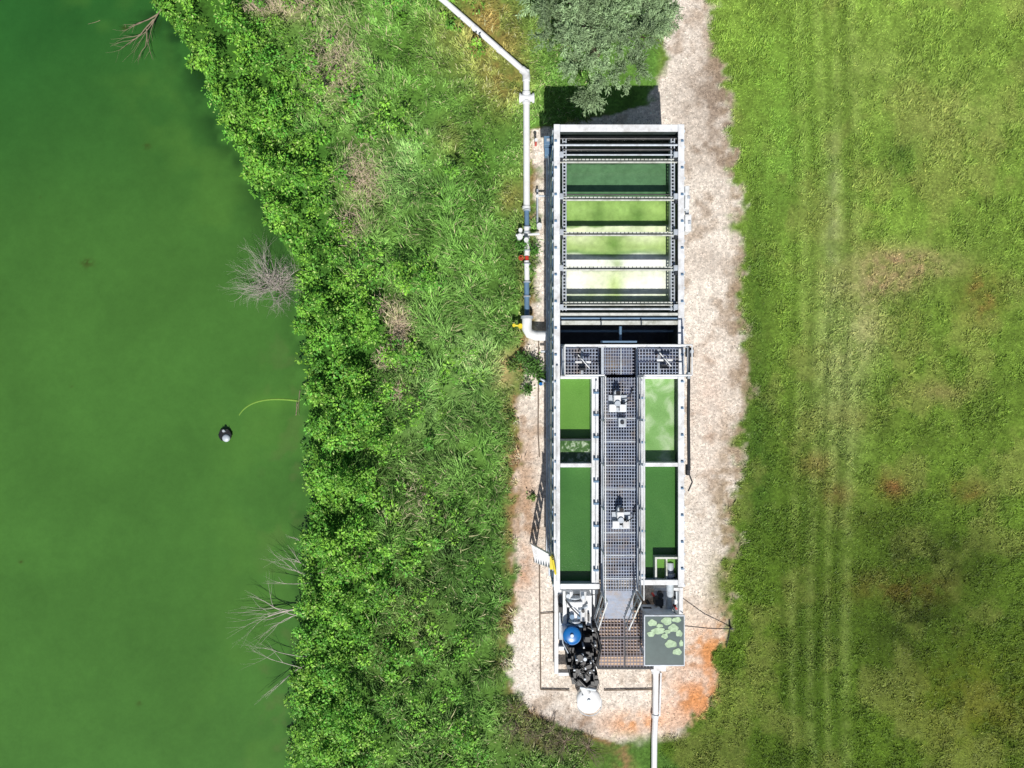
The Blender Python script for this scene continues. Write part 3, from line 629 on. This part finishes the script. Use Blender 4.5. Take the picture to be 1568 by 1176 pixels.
# ---------------- ladder
lad=empty('access_ladder'); p=Part()
A0=Vector((*W(812,832,0.05),0.05)); B0=Vector((*W(818,860,0.05),0.05)); A1=Vector((*W(845,850,2.7),2.7)); B1=Vector((*W(849,871,2.7),2.7))
p.tube([A0,A1],0.026,8); p.tube([B0,B1],0.026,8)
for i in range(1,8):
    t=i/8; a=A0.lerp(A1,t); b_=B0.lerp(B1,t)
    off=Vector((0.045,0,0)); p._add([tuple(a-off),tuple(b_-off),tuple(b_+off),tuple(a+off)],[(0,1,2,3)])
p.build('rails_and_treads','white',lad)
p=Part(); p.tube([A1,A1+Vector((0,0,0.5))],0.03,8); p.tube([B1,B1+Vector((0,0,0.5))],0.03,8); p.tube([A1+Vector((0,0,.5)),B1+Vector((0,0,.5))],0.03,8); p.pb(842,852,850,872,2.78,2.7); p.build('top_grab_rails','yellow',lad)
# ---------------- lower platform
plat=empty('grating_platform'); ZP=1.0
p=Part(); grating(p,918,935,998,1022,ZP,0.095,0.095,0.022,0.03); p.build('grating_bars','gratetan',plat)
p=Part(); p.pb(915,932,918,1025,ZP+0.004,ZP-0.1); p.pb(998,932,1001,1025,ZP+0.004,ZP-0.1); p.pb(918.1,1022,997.9,1025,ZP+0.004,ZP-0.1); p.pb(918.1,931,997.9,934.5,ZP+0.004,ZP-0.1); p.pb(956,935,958,1022,ZP+0.006,ZP-0.08); p.pb(918.1,976,955.8,978,ZP+0.006,ZP-0.08);p.pb(958.2,976,997.9,978,ZP+0.006,ZP-0.08)
for a,b_ in ((917,934),(999,934),(917,1023),(999,1023)): p.pb(a-2,b_-2,a+2,b_+2,ZP-0.11,0.0)
p.build('platform_frame','dark',plat)
p=Part(); p.pb(918,935,998,1021,0.62,0.58); p.build('drip_tray',mat('drip_tray_rust',(204,176,150),0.8,0,0.25,5,(140,134,140),0.5),plat)
st=empty('metal_stairs'); p=Part()
for i in range(9):
    t=i/8; z=ZG-0.2-(ZG-0.2-ZP-0.1)*t; yq=908+36*t
    xa=W(926,yq,z); xb=W(970-2*t,yq,z); p.box(xa[0],xb[0],xa[1]-0.065,xa[1]+0.065,z-0.02,z)
p.build('treads','grate',st)
p=Part()
for xq in (923,972):
    a=Vector((*W(xq,905,ZG),ZG)); b_=Vector((a.x,W(0,948,ZP)[1],ZP)); p.tube([a,b_],0.03,8)
    p.tube([a+Vector((0,0,.95)),b_+Vector((0,0,.9))],0.02,8); p.tube([a+Vector((0,0,.5)),b_+Vector((0,0,.45))],0.017,8)
    for t in (0,0.5,1): q=a.lerp(b_,t); p.tube([q,q+Vector((0,0,.93))],0.018,8)
p.build('stringers_and_rails','white',st)
fr=empty('skid_frame'); p=Part(); p.pb(849,903,855,1032,0.5,0.2); p.pb(855.2,903,916,910,0.49,0.2); p.pb(908,911,914,1045,0.5,0.2); p.pb(855.2,990,907.8,996,0.48,0.2); p.pb(855.2,1030,907.8,1035,0.48,0.2); p.pb(1040,900,1046,1018,0.5,0.2);p.pb(1002,900,1039.8,905,0.5,0.2); p.build('frame_beams','white',fr,0.01)
p=Part(); p.pb(856,912,907,988,0.3,0.25); p.pb(1002,906,1039,942,0.3,0.25); p.build('deck_plate','steel',fr)
# ---- pump set
pump=empty('diesel_pump'); 
p=Part()
p.ptube([(872,905),(872,925)],0.11,1.0,16); p.ptube([(893,905),(893,950)],0.1,1.05,16); p.pb(862,905,868,955,0.9,0.5); p.pb(897,912,906,958,1.1,0.5); p.disc(880,935,0.5,1.15,0.15); p.ptube([(880,922),(880,958)],0.12,0.95,16); p.pb(868,922,892,930,1.2,0.9)
p.build('suction_manifold','white',pump,0.012)
p=Part(); 
for yq in (914,924,950): p.ptube([(880,yq),(880,yq+2)],0.18,1.0,16)
p.ptube([(886,935),(900,928)],0.04,1.2); p.disc(870,913,1.0,1.25,0.06); p.disc(893,915,1.1,1.3,0.05); p.build('flanges','steel',pump)
p=Part(); p.disc(876,945,1.0,1.25,0.07); p.ptube([(868,958),(892,958)],0.05,1.1); p.pb(884,938,890,948,1.1,.8); p.build('gauges','bluegrey',pump)
p=Part(); p.pb(856,930,862,938,.9,.5); p.pb(900,940,903,952,1.2,1.0); p.ptube([(866,918),(874,930),(888,944)],0.02,1.25,6); p.disc(893,936,1.1,1.28,.05); p.build('hoses_and_knobs','black',pump)
p=Part(); p.disc(876,974,0.5,1.25,0.26,32); p.dome(876,974,1.25,0.26,0.07); p.build('pressure_vessel','blue',pump)
p=Part(); p.disc(876,974,1.3,1.36,0.05); p.ptube([(860,958),(862,985),(870,1000)],0.02,1.2,6); p.build('vessel_cap','steel',pump)
p=Part(); r2=random.Random(5)
p.pb(876,992,912,1048,1.0,0.5); p.pb(882,998,906,1030,1.3,1.0); p.pb(894,960,914,992,1.05,0.5); p.pb(884,1030,915,1050,1.15,0.6)
p.disc(888,1008,1.3,1.45,0.1); p.disc(902,1020,1.3,1.42,0.08); p.ptube([(870,990),(868,1010),(874,1035),(884,1045)],0.045,1.1); p.ptube([(900,960),(914,968),(920,990),(916,1012)],0.035,1.2); p.ptube([(905,985),(918,998),(912,1020)],0.03,1.3)
p.ptube([(886,1040),(898,1052),(906,1046)],0.05,1.2); p.pb(866,1000,875,1018,0.9,0.6)
for i in range(30):
    a=r2.uniform(870,914); b_=r2.uniform(962,1048) if a>892 else r2.uniform(994,1048); s_=r2.uniform(1.5,4.0); p.pb(a-s_,b_-s_*r2.uniform(.5,1.2),a+s_,b_+s_,r2.uniform(1.05,1.45),0.9)
for i in range(12):
    a=r2.uniform(872,912); b_=r2.uniform(994,1040); p.ptube([(a,b_),(a+r2.uniform(-10,10),b_+r2.uniform(-10,10)),(a+r2.uniform(-12,12),b_+r2.uniform(-14,14))],0.018,r2.uniform(1.3,1.5),6)
p.build('engine_block','black',pump,0.006)
p=Part()
for i in range(14):
    a=r2.uniform(874,912); b_=r2.uniform(966,1044) if a>893 else r2.uniform(998,1044); p.pb(a-1.2,b_-1.5,a+r2.uniform(.5,2),b_+r2.uniform(0,2),r2.uniform(1.35,1.5),1.0)
p.disc(896,1010,1.3,1.47,0.05); p.ptube([(888,1052),(912,1056)],0.05,1.1); p.build('engine_fittings','steel',pump)
p=Part(); p.ptube([(893,1050),(899,1062)],0.12,0.8,16); p.disc(902,1074,0.35,0.62,0.36,36); p.dome(902,1074,0.62,0.36,0.10,36); p.build('round_fuel_tank','pvc',pump)
p=Part(); p.disc(902,1074,0.70,0.76,0.05); p.disc(893,1066,0.66,0.74,0.03); p.tube([(W(902,1074,.35)[0]+0.365*math.cos(t),W(902,1074,.35)[1]+0.365*math.sin(t),0.5) for t in np.linspace(0,6.283,37)],0.012,6,False); p.build('tank_band_and_cap','steel',pump)
p=Part(); p.pb(888,1062,916,1086,0.34,0.0); p.build('tank_stand','dark',pump)
# ---- right outlet pipes
op=empty('outlet_pipe'); p=Part(); p.ptube([(1026,862,2.5),(1026,885,2.55),(1026,900,2.3),(1026,915,1.2),(1024,938,0.8)],0.1,0,16); p.build('pipe_bend','steel',op)
p=Part(); p.ptube([(1010,905),(1012,940)],0.06,0.9); p.ptube([(1032,905),(1034,940)],0.05,0.9); p.pb(1004,918,1016,928,1.0,0.6); p.disc(1012,912,0.9,1.1,0.08); p.build('valves','dark',op)
p=Part(); p.ptube([(1026,878),(1026,882)],0.14,2.55,16); p.disc(1034,922,0.9,1.05,0.07); p.disc(1008,932,0.9,1.0,0.06); p.build('flanges','white',op)
p=Part(); p.disc(1035,932,0.8,1.12,0.04); p.disc(1001,912,0.8,1.02,0.035); p.build('valve_caps','red',op)
# ---- control cabinet
m=mat('cabinet_roof_paint',(74,92,90),.35,0,.15,5)
cab=empty('control_cabinet'); zc=2.1
Part().pb(988,944,1047,1018,zc,zc-0.05).build('roof_panel',m,cab,0.01)
p=Part(); p.pb(986.5,1018.1,1048.5,1020,zc+0.01,zc-0.07); p.pb(986.5,942,1048.5,943.9,zc+0.01,zc-0.07); p.pb(986.3,944,987.9,1018,zc+0.008,zc-0.07); p.pb(1047.1,944,1048.6,1018,zc+0.008,zc-0.07); p.build('roof_trim','steel',cab)
p=Part(); p.pb(994,950,1041,1008,zc-0.051,0.6); p.build('cabinet_body','wall',cab,0.01)
p=Part()
for a,b_ in ((992,948),(1043,948),(992,1014),(1043,1014)): p.pb(a-1.5,b_-1.5,a+1.5,b_+1.5,zc-0.052,0.0)
p.build('legs','steel',cab)
p=Part()
for (a,b_,ra,rb) in ((999,954,7,5),(1008,966,10,5),(1021,951,8,6),(1031,962,8,6),(997,971,6,4),(1018,974,5,4),(1027,986,9,6),(1040,970,5,5),(1036,949,7,4),(1037,998,7,5),(1043,985,3,5),(1022,967,5,3),(1010,958,5,3)):
    x,y=W(a,b_,zc+0.004); vv=[]; ph1=r2.uniform(0,6)
    for j in range(24):
        t=j*math.pi/12; rr=1+0.09*math.sin(3*t+ph1)+0.08*math.sin(5*t+ph1*2); vv.append((x+ra*0.018*rr*math.cos(t),y+rb*0.018*rr*math.sin(t),zc+0.004+0.0008*len(p.f)))
    p._add(vv,[tuple(range(24))])
p.build('roof_patches',mat('pale_green_patches',(176,200,164),0.7,0,0.25,14,(110,140,100),.4),cab)
e=empty('stay_wire'); p=Part(); p.ptube([(1047,958,0.9),(1085,962,0.4),(1121,963,0.06)],0.014,0,6); p.build('wire','dark',e); p=Part(); p.disc(1121,963,0,0.25,0.03); p.ptube([(1119,958),(1116,975),(1112,990)],0.01,0.05,6); p.build('ground_stake','dark',e)
e=empty('discharge_pipe'); p=Part(); p.ptube([(1004,1028),(1003.5,1100),(1002,1130),(1001,1230)],0.09,0.13,16); p.build('pipe_run','pvc',e); p=Part(); p.ptube([(1012,1030),(1010,1096)],0.03,0.1,10); p.ptube([(1003.5,1094),(1003,1099)],0.115,0.13,16); p.ptube([(1003,1024),(1004,1030)],0.13,0.2,16); p.pb(997,1019,1020,1028,0.5,0.1); p.build('couplings','white',e,0.005)
def shrub(name,pxs,nl,colr,size=0.1):
    P=[];
    for (a,b_,r_,h_) in pxs:
        x,y=W(a,b_,0); k_=int(nl*r_*r_*30)
        o2=unit(rng.normal(0,1,(k_,3)))*rng.uniform(0.2,1,(k_,1))*np.array([r_,r_,h_])*(1+0.3*rng.normal(0,1,(k_,1))); o2[:,2]=np.abs(o2[:,2]); P.append(np.array([x,y,0.03])+o2)
    P=np.concatenate(P); n_=len(P); dr=unit(rng.normal(0,1,(n_,3))*np.array([1,1,.4])); nm=unit(rng.normal(0,.4,(n_,3))+np.array([0,0,1]))
    mesh_np(name,*leaves(P,dr,nm,rng.uniform(.5,1.1,n_)*size,rng.uniform(.3,.55,n_)*size,lin(colr)*rng.uniform(.5,1.5,(n_,1))),FM)
shrub('weed_shrub',[(800,376,.26,.35),(818,385,.16,.3),(808,412,.12,.2)],260,(84,134,54))
shrub('weed_shrub',[(815,562,.34,.45),(798,548,.2,.3),(828,580,.16,.4),(808,596,.16,.3)],220,(84,126,54))
shrub('weed_shrub',[(780,640,.2,.2),(815,760,.12,.2),(785,560,.2,.3)],200,(106,134,62))
for (a,b_) in ((800,1115),(830,1128),(865,1135),(900,1145),(790,1090),(845,1118)):
    p=Part(); x,y=W(a,b_,0)
    for i in range(16):
        t=random.uniform(0,6.28); grow(p,(x,y,0),(math.cos(t),math.sin(t),random.uniform(.2,.8)),.35,0.012,2,.5,3,.5,None,4)
    p.build('dry_brush','drift')
# ---------------- light, sky, camera
el=math.radians(52); az=math.radians(3)
ts=Vector((math.sin(az)*math.cos(el),-math.cos(az)*math.cos(el),math.sin(el)))
sd=bpy.data.lights.new('sun','SUN'); sd.energy=4.7; sd.angle=math.radians(0.53); sd.color=(1,0.965,0.915)
so=bpy.data.objects.new('sun',sd); scene.collection.objects.link(so); so.rotation_euler=ts.to_track_quat('Z','Y').to_euler(); so.location=ts*50
w=bpy.data.worlds.new('World'); scene.world=w; w.use_nodes=True; N=w.node_tree.nodes; L=w.node_tree.links
sky=N.new('ShaderNodeTexSky'); sky.sky_type='NISHITA'; sky.sun_disc=False; sky.sun_elevation=el; sky.sun_rotation=math.pi-az
bg_=N['Background']; bg_.inputs['Strength'].default_value=0.06; L.new(sky.outputs['Color'],bg_.inputs['Color'])
cd=bpy.data.cameras.new('camera'); co=bpy.data.objects.new('camera',cd); scene.collection.objects.link(co); co.location=(0,0,H); co.rotation_euler=(0,0,0)
cd.sensor_width=36; cd.lens=18*H/15.68; cd.clip_end=2000; cd.clip_start=0.1; scene.camera=co
scene.view_settings.view_transform='Standard'; scene.view_settings.look='None'; scene.view_settings.exposure=0
